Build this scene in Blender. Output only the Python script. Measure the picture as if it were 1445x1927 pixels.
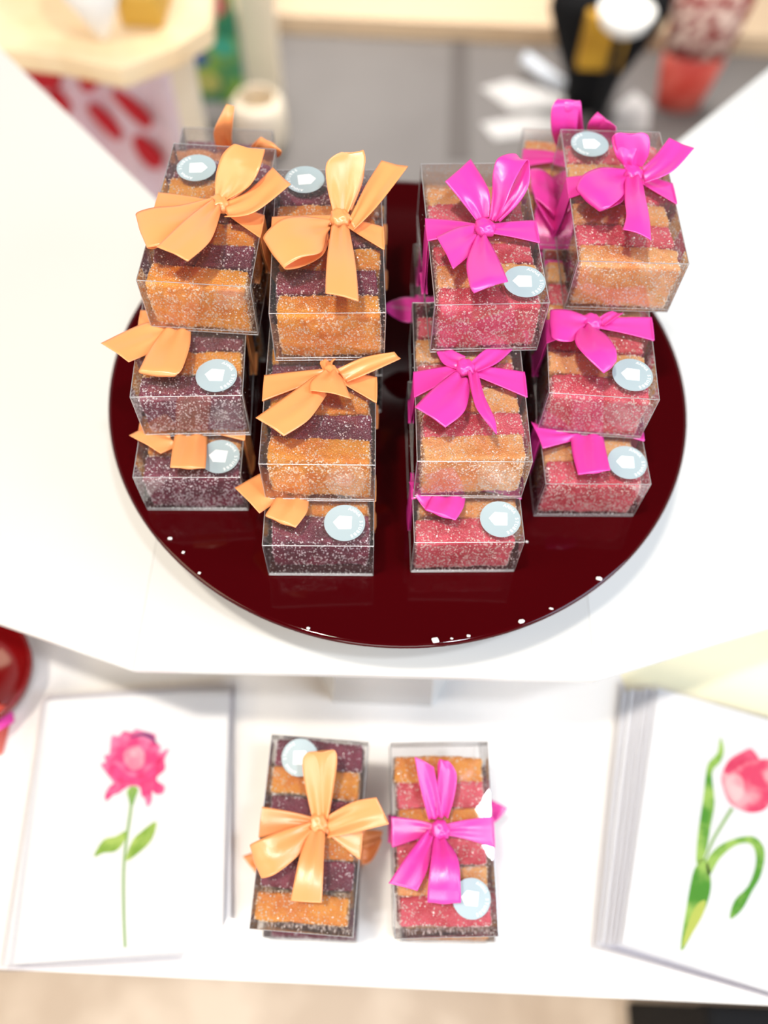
import bpy, bmesh, math, random
import numpy as np
from mathutils import Vector, Matrix, noise

for o in list(bpy.data.objects):
    bpy.data.objects.remove(o, do_unlink=True)
SC = bpy.context.scene
COL = SC.collection
S = 0.01                                   # everything below is written in centimetres
R = math.radians

# ------------------------------------------------------------------ camera
FPX, TILT, ROLL = 1574.06, R(29.1227), R(2.5959)
CX, CY, CZ = -0.493, -29.025, 40.427
W, H = 1445, 1927
AX = Vector((0, math.sin(TILT), -math.cos(TILT)))
U0 = Vector((0, math.cos(TILT), math.sin(TILT)))
R0 = Vector((1, 0, 0))
RT = math.cos(ROLL) * R0 + math.sin(ROLL) * U0
UP = -math.sin(ROLL) * R0 + math.cos(ROLL) * U0
CAMP = Vector((CX, CY, CZ))
cam = bpy.data.cameras.new('camera')
cam.sensor_fit = 'VERTICAL'
cam.sensor_height = 36
cam.lens = FPX / H * 36
cam.clip_start = 0.01
cam.clip_end = 50
cam.dof.use_dof = True
cam.dof.focus_distance = 0.405
cam.dof.aperture_fstop = 3.0
co = bpy.data.objects.new('camera', cam)
COL.objects.link(co)
co.matrix_world = Matrix(((RT.x, UP.x, -AX.x, CX * S), (RT.y, UP.y, -AX.y, CY * S), (RT.z, UP.z, -AX.z, CZ * S), (0, 0, 0, 1)))
SC.camera = co

# ------------------------------------------------------------------ view, world, lights
SC.view_settings.view_transform = 'Standard'
SC.view_settings.look = 'None'
SC.view_settings.gamma = 1
SC.view_settings.exposure = 0.0
SC.cycles.transparent_max_bounces = 40
SC.cycles.max_bounces = 12

wd = bpy.data.worlds.new('shop')
SC.world = wd
wd.use_nodes = True
nt = wd.node_tree
nt.nodes.clear()
tc = nt.nodes.new('ShaderNodeTexCoord')
sep = nt.nodes.new('ShaderNodeSeparateXYZ')
nt.links.new(tc.outputs['Generated'], sep.inputs[0])
# darker ceiling straight above, bright shop walls towards the horizon
mr = nt.nodes.new('ShaderNodeMapRange')
nt.links.new(sep.outputs['Z'], mr.inputs[0])
mr.inputs[1].default_value = 0.50
mr.inputs[2].default_value = 0.68
mr.inputs[3].default_value = 1.0
mr.inputs[4].default_value = 0.0
cr = nt.nodes.new('ShaderNodeMixRGB')
cr.inputs[1].default_value = (0.05, 0.045, 0.045, 1)
cr.inputs[2].default_value = (0.95, 0.90, 0.86, 1)
nt.links.new(mr.outputs[0], cr.inputs[0])
bg = nt.nodes.new('ShaderNodeBackground')
bg.inputs[1].default_value = 1.0
nt.links.new(cr.outputs[0], bg.inputs[0])
wo = nt.nodes.new('ShaderNodeOutputWorld')
nt.links.new(bg.outputs[0], wo.inputs[0])


def area(name, loc, target, size, power, color, sy=None):
    l = bpy.data.lights.new(name, 'AREA')
    l.energy = power
    l.color = color
    l.size = size * S
    if sy:
        l.shape = 'RECTANGLE'
        l.size_y = sy * S
    o = bpy.data.objects.new(name, l)
    COL.objects.link(o)
    o.location = Vector(loc) * S
    o.rotation_euler = (Vector(target) - Vector(loc)).to_track_quat('-Z', 'Y').to_euler()
    return o


area('ceiling_spot', (-35, -30, 190), (0, 0, 0), 12, 23, (1.0, 0.93, 0.81))
area('ceiling_spot', (45, -55, 190), (0, 0, 0), 12, 14, (0.86, 0.93, 1.0))
area('fill_panel', (-150, -60, 150), (0, -5, 0), 90, 15, (1.0, 0.85, 0.60))
area('window_light', (150, -70, 110), (12, -8, 0), 90, 22, (0.58, 0.78, 1.0))
area('fill_panel', (0, -190, 120), (0, 0, 0), 100, 25, (1.0, 0.97, 0.94))  # added front fill, brightens the counter below the stand
bgl = area('far_fill_panel', (0, 230, 190), (0, 170, -90), 150, 17, (1.0, 0.96, 0.92))  # added fill over the far floor; narrow spread keeps it off the plate
bgl.data.spread = R(55)


# ------------------------------------------------------------------ geometry helpers
def at(px, py, z):
    D = AX + (px - W / 2) / FPX * RT - (py - H / 2) / FPX * UP
    return CAMP + D * ((z - CZ) / D.z)


def ray_at_y(px, py, y):
    D = AX + (px - W / 2) / FPX * RT - (py - H / 2) / FPX * UP
    return CAMP + D * ((y - CY) / D.y)


def obj(name, verts, faces, mat, parent=None, smooth=False, mw=None, uv=None):
    me = bpy.data.meshes.new(name)
    me.from_pydata([tuple(Vector(v) * S) for v in verts], [], faces)
    me.validate()
    bm = bmesh.new(); bm.from_mesh(me)
    bmesh.ops.recalc_face_normals(bm, faces=bm.faces)
    bm.to_mesh(me); bm.free()
    me.materials.append(mat)
    if smooth:
        me.polygons.foreach_set('use_smooth', [True] * len(me.polygons))
    o = bpy.data.objects.new(name, me)
    COL.objects.link(o)
    if parent:
        o.parent = parent
    return o


def empty(name, loc, rot=(0, 0, 0)):
    o = bpy.data.objects.new(name, None)
    o.empty_display_size = 0.02
    COL.objects.link(o)
    o.location = Vector(loc) * S
    o.rotation_euler = rot
    return o


def tag(o, label=None, cat=None, group=None, kind=None):
    if label: o['label'] = label
    if cat: o['category'] = cat
    if group: o['group'] = group
    if kind: o['kind'] = kind
    return o


class MB:
    def __init__(self):
        self.v = []; self.f = []

    def box(self, a, b):
        n = len(self.v)
        for z in (a[2], b[2]):
            for y in (a[1], b[1]):
                for x in (a[0], b[0]):
                    self.v.append((x, y, z))
        for q in ((0, 2, 3, 1), (4, 5, 7, 6), (0, 1, 5, 4), (2, 6, 7, 3), (0, 4, 6, 2), (1, 3, 7, 5)):
            self.f.append(tuple(n + i for i in q))
        return self

    def tube(self, p, q, r, n=6):
        p, q = Vector(p), Vector(q)
        d = (q - p).normalized()
        a = d.orthogonal().normalized(); b = d.cross(a)
        k = len(self.v)
        for c in (p, q):
            for i in range(n):
                t = 2 * math.pi * i / n
                self.v.append(tuple(c + a * r * math.cos(t) + b * r * math.sin(t)))
        for i in range(n):
            j = (i + 1) % n
            self.f.append((k + i, k + j, k + n + j, k + n + i))
        self.f.append(tuple(k + i for i in range(n))[::-1])
        self.f.append(tuple(k + n + i for i in range(n)))
        return self

    def prism(self, pts, z0, z1):
        """pts: list of (x,y) or (x,y,dz)"""
        k = len(self.v); n = len(pts)
        for p in pts: self.v.append((p[0], p[1], z0 + (p[2] if len(p) > 2 else 0)))
        for p in pts: self.v.append((p[0], p[1], z1 + (p[2] if len(p) > 2 else 0)))
        self.f.append(tuple(k + i for i in range(n))[::-1])
        self.f.append(tuple(k + n + i for i in range(n)))
        for i in range(n):
            j = (i + 1) % n
            self.f.append((k + i, k + j, k + n + j, k + n + i))
        return self

    def lathe(self, prof, n=96, c=(0, 0)):
        k = len(self.v); m = len(prof)
        for i in range(n):
            t = 2 * math.pi * i / n
            for r, z in prof:
                self.v.append((c[0] + r * math.cos(t), c[1] + r * math.sin(t), z))
        for i in range(n):
            j = (i + 1) % n
            for q in range(m - 1):
                self.f.append((k + i * m + q, k + j * m + q, k + j * m + q + 1, k + i * m + q + 1))
        return self

    def build(self, name, mat, parent=None, smooth=False, bevel=0, seg=2):
        o = obj(name, self.v, self.f, mat, parent, smooth)
        if bevel:
            md = o.modifiers.new('bevel', 'BEVEL'); md.width = bevel * S; md.segments = seg; md.limit_method = 'ANGLE'
        return o


# ------------------------------------------------------------------ materials
def mat(name, color, rough=0.5, spec=0.5, metal=0, **kw):
    m = bpy.data.materials.new(name); m.use_nodes = True
    b = m.node_tree.nodes['Principled BSDF']
    b.inputs['Base Color'].default_value = (*color, 1)
    b.inputs['Roughness'].default_value = rough
    b.inputs['Specular IOR Level'].default_value = spec
    b.inputs['Metallic'].default_value = metal
    for k, v in kw.items():
        b.inputs[k.replace('_', ' ')].default_value = v
    return m


def node(m, t, **kw):
    n = m.node_tree.nodes.new(t)
    for k, v in kw.items():
        setattr(n, k, v)
    return n


def noise_mix(m, c1, c2, scale, lo=0.4, hi=0.6, detail=3, bump=0, rough=None):
    """mottle the base colour between two colours"""
    N = m.node_tree; L = N.links; b = N.nodes['Principled BSDF']
    tc = node(m, 'ShaderNodeTexCoord')
    nz = node(m, 'ShaderNodeTexNoise'); nz.inputs['Scale'].default_value = scale; nz.inputs['Detail'].default_value = detail
    L.new(tc.outputs['Object'], nz.inputs['Vector'])
    r = node(m, 'ShaderNodeMapRange'); r.inputs[1].default_value = lo; r.inputs[2].default_value = hi
    L.new(nz.outputs['Fac'], r.inputs[0])
    mx = node(m, 'ShaderNodeMixRGB'); mx.inputs[1].default_value = (*c1, 1); mx.inputs[2].default_value = (*c2, 1)
    L.new(r.outputs[0], mx.inputs[0]); L.new(mx.outputs[0], b.inputs['Base Color'])
    if bump:
        bp = node(m, 'ShaderNodeBump'); bp.inputs['Strength'].default_value = bump; bp.inputs['Distance'].default_value = 0.001
        L.new(nz.outputs['Fac'], bp.inputs['Height']); L.new(bp.outputs[0], b.inputs['Normal'])
    return m


def film_mat(name, tint=(0.99, 0.985, 0.99), boost=1.8, rough=0.03, haze=0.03):
    m = bpy.data.materials.new(name); m.use_nodes = True
    N = m.node_tree; N.nodes.clear(); L = N.links
    out = node(m, 'ShaderNodeOutputMaterial')
    tr = node(m, 'ShaderNodeBsdfTransparent'); tr.inputs[0].default_value = (*tint, 1)
    gl = node(m, 'ShaderNodeBsdfGlossy'); gl.inputs['Roughness'].default_value = rough
    # gentle buckling of the thin plastic
    tc = node(m, 'ShaderNodeTexCoord')
    nz = node(m, 'ShaderNodeTexNoise'); nz.inputs['Scale'].default_value = 35; nz.inputs['Detail'].default_value = 1
    L.new(tc.outputs['Object'], nz.inputs['Vector'])
    bp = node(m, 'ShaderNodeBump'); bp.inputs['Strength'].default_value = 0.35; bp.inputs['Distance'].default_value = 0.002
    L.new(nz.outputs['Fac'], bp.inputs['Height']); L.new(bp.outputs[0], gl.inputs['Normal'])
    fr = node(m, 'ShaderNodeFresnel'); fr.inputs['IOR'].default_value = 1.5
    mu = node(m, 'ShaderNodeMath', operation='MULTIPLY'); mu.inputs[1].default_value = boost; mu.use_clamp = True
    L.new(fr.outputs[0], mu.inputs[0])
    df = node(m, 'ShaderNodeBsdfDiffuse'); df.inputs[0].default_value = (0.9, 0.88, 0.88, 1)
    m1 = node(m, 'ShaderNodeMixShader'); m1.inputs[0].default_value = haze
    L.new(tr.outputs[0], m1.inputs[1]); L.new(df.outputs[0], m1.inputs[2])
    m2 = node(m, 'ShaderNodeMixShader')
    L.new(mu.outputs[0], m2.inputs[0]); L.new(m1.outputs[0], m2.inputs[1]); L.new(gl.outputs[0], m2.inputs[2])
    L.new(m2.outputs[0], out.inputs[0])
    return m


def satin(name, col, col2):
    m = mat(name, col, 0.28, 0.7)
    m.node_tree.nodes['Principled BSDF'].inputs['Coat Weight'].default_value = 0.35
    m.node_tree.nodes['Principled BSDF'].inputs['Coat Roughness'].default_value = 0.22
    N = m.node_tree; L = N.links; b = N.nodes['Principled BSDF']
    b.inputs['Sheen Weight'].default_value = 0.25
    b.inputs['Sheen Roughness'].default_value = 0.4
    b.inputs['Sheen Tint'].default_value = (*col, 1)
    b.inputs['Anisotropic'].default_value = 0.5
    tc = node(m, 'ShaderNodeTexCoord')
    wv = node(m, 'ShaderNodeTexWave'); wv.inputs['Scale'].default_value = 900; wv.inputs['Distortion'].default_value = 1
    L.new(tc.outputs['Object'], wv.inputs['Vector'])
    bp = node(m, 'ShaderNodeBump'); bp.inputs['Strength'].default_value = 0.12; bp.inputs['Distance'].default_value = 0.0003
    L.new(wv.outputs['Fac'], bp.inputs['Height']); L.new(bp.outputs[0], b.inputs['Normal'])
    tl = node(m, 'ShaderNodeBsdfTranslucent'); tl.inputs[0].default_value = (*col2, 1)
    mx = node(m, 'ShaderNodeMixShader'); mx.inputs[0].default_value = 0.25
    out = N.nodes['Material Output']
    L.new(b.outputs[0], mx.inputs[1]); L.new(tl.outputs[0], mx.inputs[2]); L.new(mx.outputs[0], out.inputs[0])
    return m


def jelly_mat(name, col, col2, sugar, cover):
    m = mat(name, col, 0.35, 0.5)
    N = m.node_tree; L = N.links; b = N.nodes['Principled BSDF']
    tc = node(m, 'ShaderNodeTexCoord')
    n1 = node(m, 'ShaderNodeTexNoise'); n1.inputs['Scale'].default_value = 90; n1.inputs['Detail'].default_value = 2
    L.new(tc.outputs['Object'], n1.inputs['Vector'])
    r1 = node(m, 'ShaderNodeMapRange'); r1.inputs[1].default_value = 0.35; r1.inputs[2].default_value = 0.65
    L.new(n1.outputs['Fac'], r1.inputs[0])
    mx = node(m, 'ShaderNodeMixRGB'); mx.inputs[1].default_value = (*col, 1); mx.inputs[2].default_value = (*col2, 1)
    L.new(r1.outputs[0], mx.inputs[0])
    # fine sugar dust: small voronoi grains, thicker where the noise is high
    vo = node(m, 'ShaderNodeTexVoronoi'); vo.inputs['Scale'].default_value = 1100; vo.inputs['Randomness'].default_value = 1
    L.new(tc.outputs['Object'], vo.inputs['Vector'])
    rv = node(m, 'ShaderNodeMapRange'); rv.inputs[1].default_value = 0.38; rv.inputs[2].default_value = 0.22
    L.new(vo.outputs['Distance'], rv.inputs[0])
    n2 = node(m, 'ShaderNodeTexNoise'); n2.inputs['Scale'].default_value = 220; n2.inputs['Detail'].default_value = 4
    L.new(tc.outputs['Object'], n2.inputs['Vector'])
    r2 = node(m, 'ShaderNodeMapRange'); r2.inputs[1].default_value = 0.38; r2.inputs[2].default_value = 0.62; r2.inputs[4].default_value = cover
    L.new(n2.outputs['Fac'], r2.inputs[0])
    mm = node(m, 'ShaderNodeMath', operation='MULTIPLY')
    L.new(rv.outputs[0], mm.inputs[0]); L.new(r2.outputs[0], mm.inputs[1])
    m2 = node(m, 'ShaderNodeMixRGB'); m2.inputs[2].default_value = (*sugar, 1)
    L.new(mm.outputs[0], m2.inputs[0]); L.new(mx.outputs[0], m2.inputs[1])
    L.new(m2.outputs[0], b.inputs['Base Color'])
    bp = node(m, 'ShaderNodeBump'); bp.inputs['Strength'].default_value = 0.8; bp.inputs['Distance'].default_value = 0.0006
    L.new(vo.outputs['Distance'], bp.inputs['Height']); bp.invert = True
    L.new(bp.outputs[0], b.inputs['Normal'])
    b.inputs['Subsurface Weight'].default_value = 0.35
    b.inputs['Subsurface Radius'].default_value = (1.0, 0.45, 0.25)
    b.inputs['Subsurface Scale'].default_value = 0.004
    return m


def crystal_mat(name, col):
    m = mat(name, col, 0.25, 0.9)
    N = m.node_tree; L = N.links; b = N.nodes['Principled BSDF']
    tr = node(m, 'ShaderNodeBsdfTransparent')
    mx = node(m, 'ShaderNodeMixShader'); mx.inputs[0].default_value = 0.12
    L.new(b.outputs[0], mx.inputs[1]); L.new(tr.outputs[0], mx.inputs[2]); L.new(mx.outputs[0], N.nodes['Material Output'].inputs[0])
    return m


M = {}
M['film'] = film_mat('clear_plastic_film')
M['sleeve'] = film_mat('cellophane', (0.99, 0.99, 1.0), 1.0, 0.06, 0.01)
M['edge'] = film_mat('folded_plastic_edge', (0.55, 0.52, 0.53), 4.0, 0.15, 0.35)
M['orange'] = satin('peach_satin', (1.0, 0.42, 0.145), (1.0, 0.30, 0.05))
M['pink'] = satin('pink_satin', (0.88, 0.06, 0.46), (1.0, 0.03, 0.38))
M['amber'] = jelly_mat('amber_jelly', (0.76, 0.22, 0.012), (0.90, 0.36, 0.03), (1.0, 0.80, 0.50), 0.38)
M['purple'] = jelly_mat('purple_jelly', (0.12, 0.006, 0.024), (0.25, 0.02, 0.06), (0.85, 0.60, 0.70), 0.32)
M['red'] = jelly_mat('red_jelly', (0.62, 0.03, 0.06), (0.85, 0.12, 0.18), (1.0, 0.66, 0.66), 0.42)
M['peach'] = jelly_mat('peach_jelly', (0.80, 0.30, 0.06), (0.95, 0.48, 0.18), (1.0, 0.84, 0.64), 0.45)
M['sugar_amber'] = crystal_mat('sugar_on_amber', (1.0, 0.80, 0.58))
M['sugar_purple'] = crystal_mat('sugar_on_purple', (0.92, 0.78, 0.83))
M['sugar_red'] = crystal_mat('sugar_on_red', (1.0, 0.76, 0.72))
M['sugar_peach'] = crystal_mat('sugar_on_peach', (1.0, 0.86, 0.72))
M['sugar'] = crystal_mat('loose_sugar', (1.0, 0.95, 0.92))
M['sticker'] = mat('grey_blue_paper', (0.36, 0.445, 0.475), 0.45)
M['white_ink'] = mat('white_ink', (0.92, 0.92, 0.92), 0.5)
M['pink_ink'] = mat('pale_pink_ink', (0.90, 0.62, 0.66), 0.5)
M['plate'] = mat('burgundy_glaze', (0.045, 0.0004, 0.0014), 0.06, 0.30)
M['plate_edge'] = mat('burgundy_rim', (0.13, 0.002, 0.006), 0.12, 0.6)
M['white'] = mat('white_lacquer', (0.69, 0.675, 0.65), 0.28, 0.5)
M['counter'] = noise_mix(mat('white_counter', (0.84, 0.80, 0.77), 0.35), (0.84, 0.80, 0.77), (0.80, 0.76, 0.72), 6)
M['card'] = mat('watercolour_card', (0.90, 0.89, 0.90), 0.6)
M['envelope'] = mat('envelope_paper', (0.83, 0.81, 0.83), 0.7)
M['yellow_flat'] = mat('pale_yellow_matte', (0.92, 0.84, 0.58), 0.6)
M['floor'] = noise_mix(mat('grey_floor', (0.30, 0.27, 0.26), 0.6), (0.165, 0.148, 0.138), (0.20, 0.182, 0.17), 1.5)
M['floor_line'] = mat('dark_floor_joint', (0.105, 0.09, 0.082), 0.7)
M['wood_floor'] = noise_mix(mat('pale_wood_floor', (0.72, 0.50, 0.33), 0.5), (0.56, 0.43, 0.32), (0.72, 0.58, 0.45), 8)
M['pine'] = noise_mix(mat('pale_pine', (0.85, 0.62, 0.36), 0.5), (0.86, 0.62, 0.36), (0.92, 0.72, 0.46), 12)
M['pine_light'] = mat('cream_wood', (0.90, 0.78, 0.60), 0.5)
M['black'] = mat('black_fabric', (0.006, 0.006, 0.007), 0.8, 0.2)
M['mustard'] = noise_mix(mat('mustard_cloth', (0.50, 0.26, 0.01), 0.7), (0.44, 0.22, 0.01), (0.56, 0.30, 0.02), 20)
M['coral'] = noise_mix(mat('coral_cloth', (0.75, 0.11, 0.07), 0.6), (0.60, 0.05, 0.03), (0.85, 0.18, 0.13), 10)
M['floral'] = noise_mix(mat('floral_cloth', (0.5, 0.1, 0.08), 0.7), (0.28, 0.02, 0.02), (0.85, 0.62, 0.52), 30, 0.47, 0.55)
M['steel'] = mat('pale_blue_metal', (0.70, 0.75, 0.82), 0.4)
M['paper'] = mat('white_paper', (0.92, 0.90, 0.86), 0.6)
M['grey_paper'] = mat('off_white_paper', (0.56, 0.54, 0.52), 0.6)
M['gold'] = mat('ochre_board', (0.62, 0.36, 0.05), 0.6)
M['bowl'] = mat('red_glaze', (0.17, 0.003, 0.004), 0.15)
M['rose_leaf'] = noise_mix(mat('rose_leaf_paint', (0.3, 0.5, 0.05), 0.7), (0.28, 0.48, 0.05), (0.52, 0.68, 0.16), 90)
M['stem_paint'] = mat('stem_paint', (0.34, 0.55, 0.16), 0.7)
M['tulip_leaf'] = noise_mix(mat('tulip_leaf_paint', (0.2, 0.5, 0.04), 0.7), (0.10, 0.38, 0.02), (0.45, 0.66, 0.14), 60)
M['rose_paint'] = noise_mix(mat('rose_paint', (0.85, 0.1, 0.25), 0.7), (0.82, 0.06, 0.27), (0.92, 0.26, 0.48), 120)
M['violet_paint'] = mat('violet_paint', (0.22, 0.03, 0.20), 0.7)
M['tulip_paint'] = noise_mix(mat('tulip_paint', (0.9, 0.25, 0.35), 0.7), (0.86, 0.08, 0.20), (0.98, 0.52, 0.56), 60)

# ------------------------------------------------------------------ setting
# grey shop floor, and pale wood in front of and far behind the table
m = MB(); m.prism([(-260, -160), (260, -160), (260, 320), (-260, 320)], -97, -93); tag(m.build('floor', M['floor']), kind='structure')
m = MB(); m.prism([(-260, -160), (260, -160), (260, 40), (-260, 40)], -93, -92.6); tag(m.build('trim_2', M['wood_floor']), kind='structure')
a = at(842, 300, -92.9); b = at(885, 300, -92.9); c = at(880, 60, -92.9); d_ = at(850, 60, -92.9)
m = MB(); m.prism([(a.x, a.y), (b.x, b.y), (c.x, c.y), (d_.x, d_.y)], -93, -92.7)
tag(m.build('trim_1', M['floor_line']), kind='structure')
# raised pale wooden plinth across the back
m = MB(); m.prism([(-60, 190), (120, 190), (120, 300), (-60, 300)], -97, -88)
tag(m.build('display_plinth', mat('warm_pale_wood', (0.72, 0.53, 0.34), .5), bevel=0.4), 'long pale wooden plinth across the grey floor at the back', 'plinth')

# white table that carries everything
m = MB(); m.prism([(-70, -29.4), (70, -29.6), (70, 30), (-70, 30)], -20.5, -18)
tb = empty('display_table', (0, 0, -93))
tag(tb, 'white table carrying the card stacks, the white stand and two jelly stacks', 'table')
o = m.build('tabletop', M['counter'], bevel=0.15); o.parent = tb; o.location = (0, 0, 93 * S)
for sx in (-1, 1):
    for yy in (-24, 24):
        m = MB(); m.box((sx * 64 - 2, yy - 2, 0), (sx * 64 + 2, yy + 2, 72.5)); m.build('leg', M['counter'], tb)
bx = empty('black_storage_box', (58, -48, -93)); tag(bx, 'black storage box in front of the table at the bottom right', 'box')
m = MB(); m.box((-22, -16, 0), (30, 17.6, 30)); m.build('box_body', M['black'], bx, bevel=.6)
m = MB(); m.box((-22.6, -16.6, 28), (30.6, 18, 33)); m.build('lid', M['black'], bx, bevel=.8)

# white faceted stand under the plate: a flat middle panel and two wings folded slightly down
PZ = -4.2
st = empty('faceted_stand', (0, 0, -18))
tag(st, 'white faceted stand with folded wings under the round burgundy plate', 'stand')


def panel(name, pts, z1, hinge=None, slope=0.0, t=0.55):
    """pts are outline points of the wing, hinge = two of them (the fold)"""
    out = []
    for (px, py) in pts:
        z = z1
        for _ in range(6):
            p = at(px, py, z)
            if hinge:
                a, b = at(*hinge[0], z1), at(*hinge[1], z1)
                e = (b - a); e.z = 0; e.normalize()
                w = p - a
                dist = abs(w.x * e.y - w.y * e.x)
                z = z1 - slope * dist
        out.append((p.x, p.y, z - z1))
    m = MB(); m.prism(out, z1 - t, z1)
    o = m.build(name, M['white'], bevel=0.06); o.parent = st; o.location = (0, 0, 18 * S)
    return o


cL, cLb = (250, 1260), (395, 472)
cR, cRb = (1120, 1280), (1040, 454)
panel('middle_panel', [cL, cR, cRb, (677, 744), cLb], PZ)
panel('left_wing', [cL, cLb, (-160, -64), (-160, 1118)], PZ, (cL, cLb), 0.22)
panel('right_wing', [cR, (1600, 1133), (1600, 6), cRb], PZ, (cR, cRb), 0.22)
m = MB(); m.lathe([(0.01, -18), (7, -18), (6.2, -10), (5, -4.8), (0.01, -4.8)], 6, (0, -6))
o = m.build('stand_foot', M['white']); o.parent = st; o.location = (0, 0, 18 * S)

# burgundy plate
PC = (0.05, 3.07); PR = 17.42
pl = empty('burgundy_plate', (PC[0], PC[1], PZ))
tag(pl, 'large round glossy burgundy plate on the white stand', 'plate')
Z = -PZ
m = MB(); m.lathe([(0.01, Z), (8, Z), (14, Z - .02), (16.6, Z - .03), (17.15, Z + .03), (17.36, Z + .02), (17.42, Z - .12), (17.30, Z - .35), (16.6, Z - .75), (14, Z - 1.2), (9, Z - 1.5), (0.01, Z - 1.5)], 160)
m.build('dish', M['plate'], pl, smooth=True)
m = MB(); m.lathe([(7.6, Z - 1.45), (7.9, Z - 2.0), (8.4, 0.1), (8.6, 0.0), (7.4, 0.0), (7.2, 0.3), (6.9, Z - 1.5)], 96)
m.build('foot_ring', M['plate_edge'], pl, smooth=True)

# ------------------------------------------------------------------ jelly bars (four shapes, shared)
BW, BT, BH = 4.95, 1.46, 2.88


def bar_mesh(seed):
    rnd = random.Random(seed)
    nx, ny, nz = 44, 14, 26
    hw, ht, hh = BW / 2, BT / 2, BH / 2
    idx = {}; vs = []; fs = []

    def V(i, j, k):
        key = (i, j, k)
        if key not in idx:
            p = Vector(((i / nx * 2 - 1) * hw, (j / ny * 2 - 1) * ht, (k / nz * 2 - 1) * hh))
            r = 0.14
            q = Vector((max(-hw + r, min(hw - r, p.x)), max(-ht + r, min(ht - r, p.y)), max(-hh + r, min(hh - r, p.z))))
            dd = p - q
            if dd.length > 1e-6: p = q + dd.normalized() * r
            off = seed * 13.7
            # lazy large waves and crumbly small ones
            big = noise.noise_vector(Vector((p.x * .7 + off, p.y * .7, p.z * .7))) * 0.10
            sm = noise.noise_vector(Vector((p.x * 4 + off, p.y * 4, p.z * 4))) * 0.05
            ti = noise.noise_vector(Vector((p.x * 11, p.y * 11 + off, p.z * 11))) * 0.028
            p = p + big + sm + ti
            p.z += hh + 0.04
            idx[key] = len(vs); vs.append(tuple(p))
        return idx[key]
    for i in range(nx):
        for j in range(ny):
            fs.append((V(i, j, 0), V(i, j + 1, 0), V(i + 1, j + 1, 0), V(i + 1, j, 0)))
            fs.append((V(i, j, nz), V(i + 1, j, nz), V(i + 1, j + 1, nz), V(i, j + 1, nz)))
    for i in range(nx):
        for k in range(nz):
            fs.append((V(i, 0, k), V(i + 1, 0, k), V(i + 1, 0, k + 1), V(i, 0, k + 1)))
            fs.append((V(i, ny, k), V(i, ny, k + 1), V(i + 1, ny, k + 1), V(i + 1, ny, k)))
    for j in range(ny):
        for k in range(nz):
            fs.append((V(0, j, k), V(0, j, k + 1), V(0, j + 1, k + 1), V(0, j + 1, k)))
            fs.append((V(nx, j, k), V(nx, j + 1, k), V(nx, j + 1, k + 1), V(nx, j, k + 1)))
    return vs, fs


def crystals(points, rnd, smin, smax):
    vs = []; fs = []
    for p in points:
        s = rnd.uniform(smin, smax)
        # random little cuboid
        ax = Vector((rnd.gauss(0, 1), rnd.gauss(0, 1), rnd.gauss(0, 1))).normalized()
        M3 = Matrix.Rotation(rnd.uniform(0, 6.28), 3, ax)
        a, b_, c = s, s * rnd.uniform(.6, 1.1), s * rnd.uniform(.6, 1.3)
        k = len(vs)
        for x, y, z in ((-1, -1, -1), (1, -1, -1), (-1, 1, -1), (1, 1, -1), (-1, -1, 1), (1, -1, 1), (-1, 1, 1), (1, 1, 1)):
            q = M3 @ Vector((x * a * .5, y * b_ * .5, z * c * .5)) + p
            vs.append(tuple(q))
        for q in ((0, 2, 3, 1), (4, 5, 7, 6), (0, 1, 5, 4), (2, 6, 7, 3), (0, 4, 6, 2), (1, 3, 7, 5)):
            fs.append(tuple(k + i for i in q))
    return vs, fs


def raw_mesh(name, vs, fs, mt, smooth=False):
    me = bpy.data.meshes.new(name)
    me.from_pydata([(v[0] * S, v[1] * S, v[2] * S) for v in vs], [], fs)
    me.materials.append(mt)
    if smooth: me.polygons.foreach_set('use_smooth', [True] * len(me.polygons))
    return me


BARS = []
for sd in range(4):
    vs, fs = bar_mesh(sd)
    me = raw_mesh('jelly_bar', vs, fs, M['amber'], True)
    rnd = random.Random(100 + sd)
    pts = []
    # area weighted by face, top is barer than the sugared sides
    while len(pts) < 2300:
        f = fs[rnd.randrange(len(fs))]
        q = sum((Vector(vs[i]) for i in f), Vector()) / 4
        top = q.z > BH - .05
        n_ = noise.noise(Vector((q.x * 2.2, q.y * 2.2 + sd * 9, q.z * 2.2)))
        if rnd.random() < (0.30 if top else 0.62) + n_ * .7:
            a_, b_ = Vector(vs[f[0]]), Vector(vs[f[2]])
            pts.append(q + (b_ - a_) * rnd.uniform(-.5, .5) + Vector((rnd.uniform(-.02, .02),) * 3))
    cv, cf = crystals(pts, rnd, 0.03, 0.088)
    ce = raw_mesh('sugar_coating', cv, cf, M['sugar_amber'])
    cv, cf = crystals(pts[::2], rnd, 0.03, 0.082)
    BARS.append((me, ce, raw_mesh('sugar_coating', cv, cf, M['sugar_amber'])))

rndg = random.Random(7)
CAPS = {'amber': 'amber', 'purple': 'purple', 'red': 'red', 'peach': 'peach'}
ORD = ['frontmost', 'second from front', 'third from front', 'third from back', 'second from back', 'rearmost']


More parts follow.
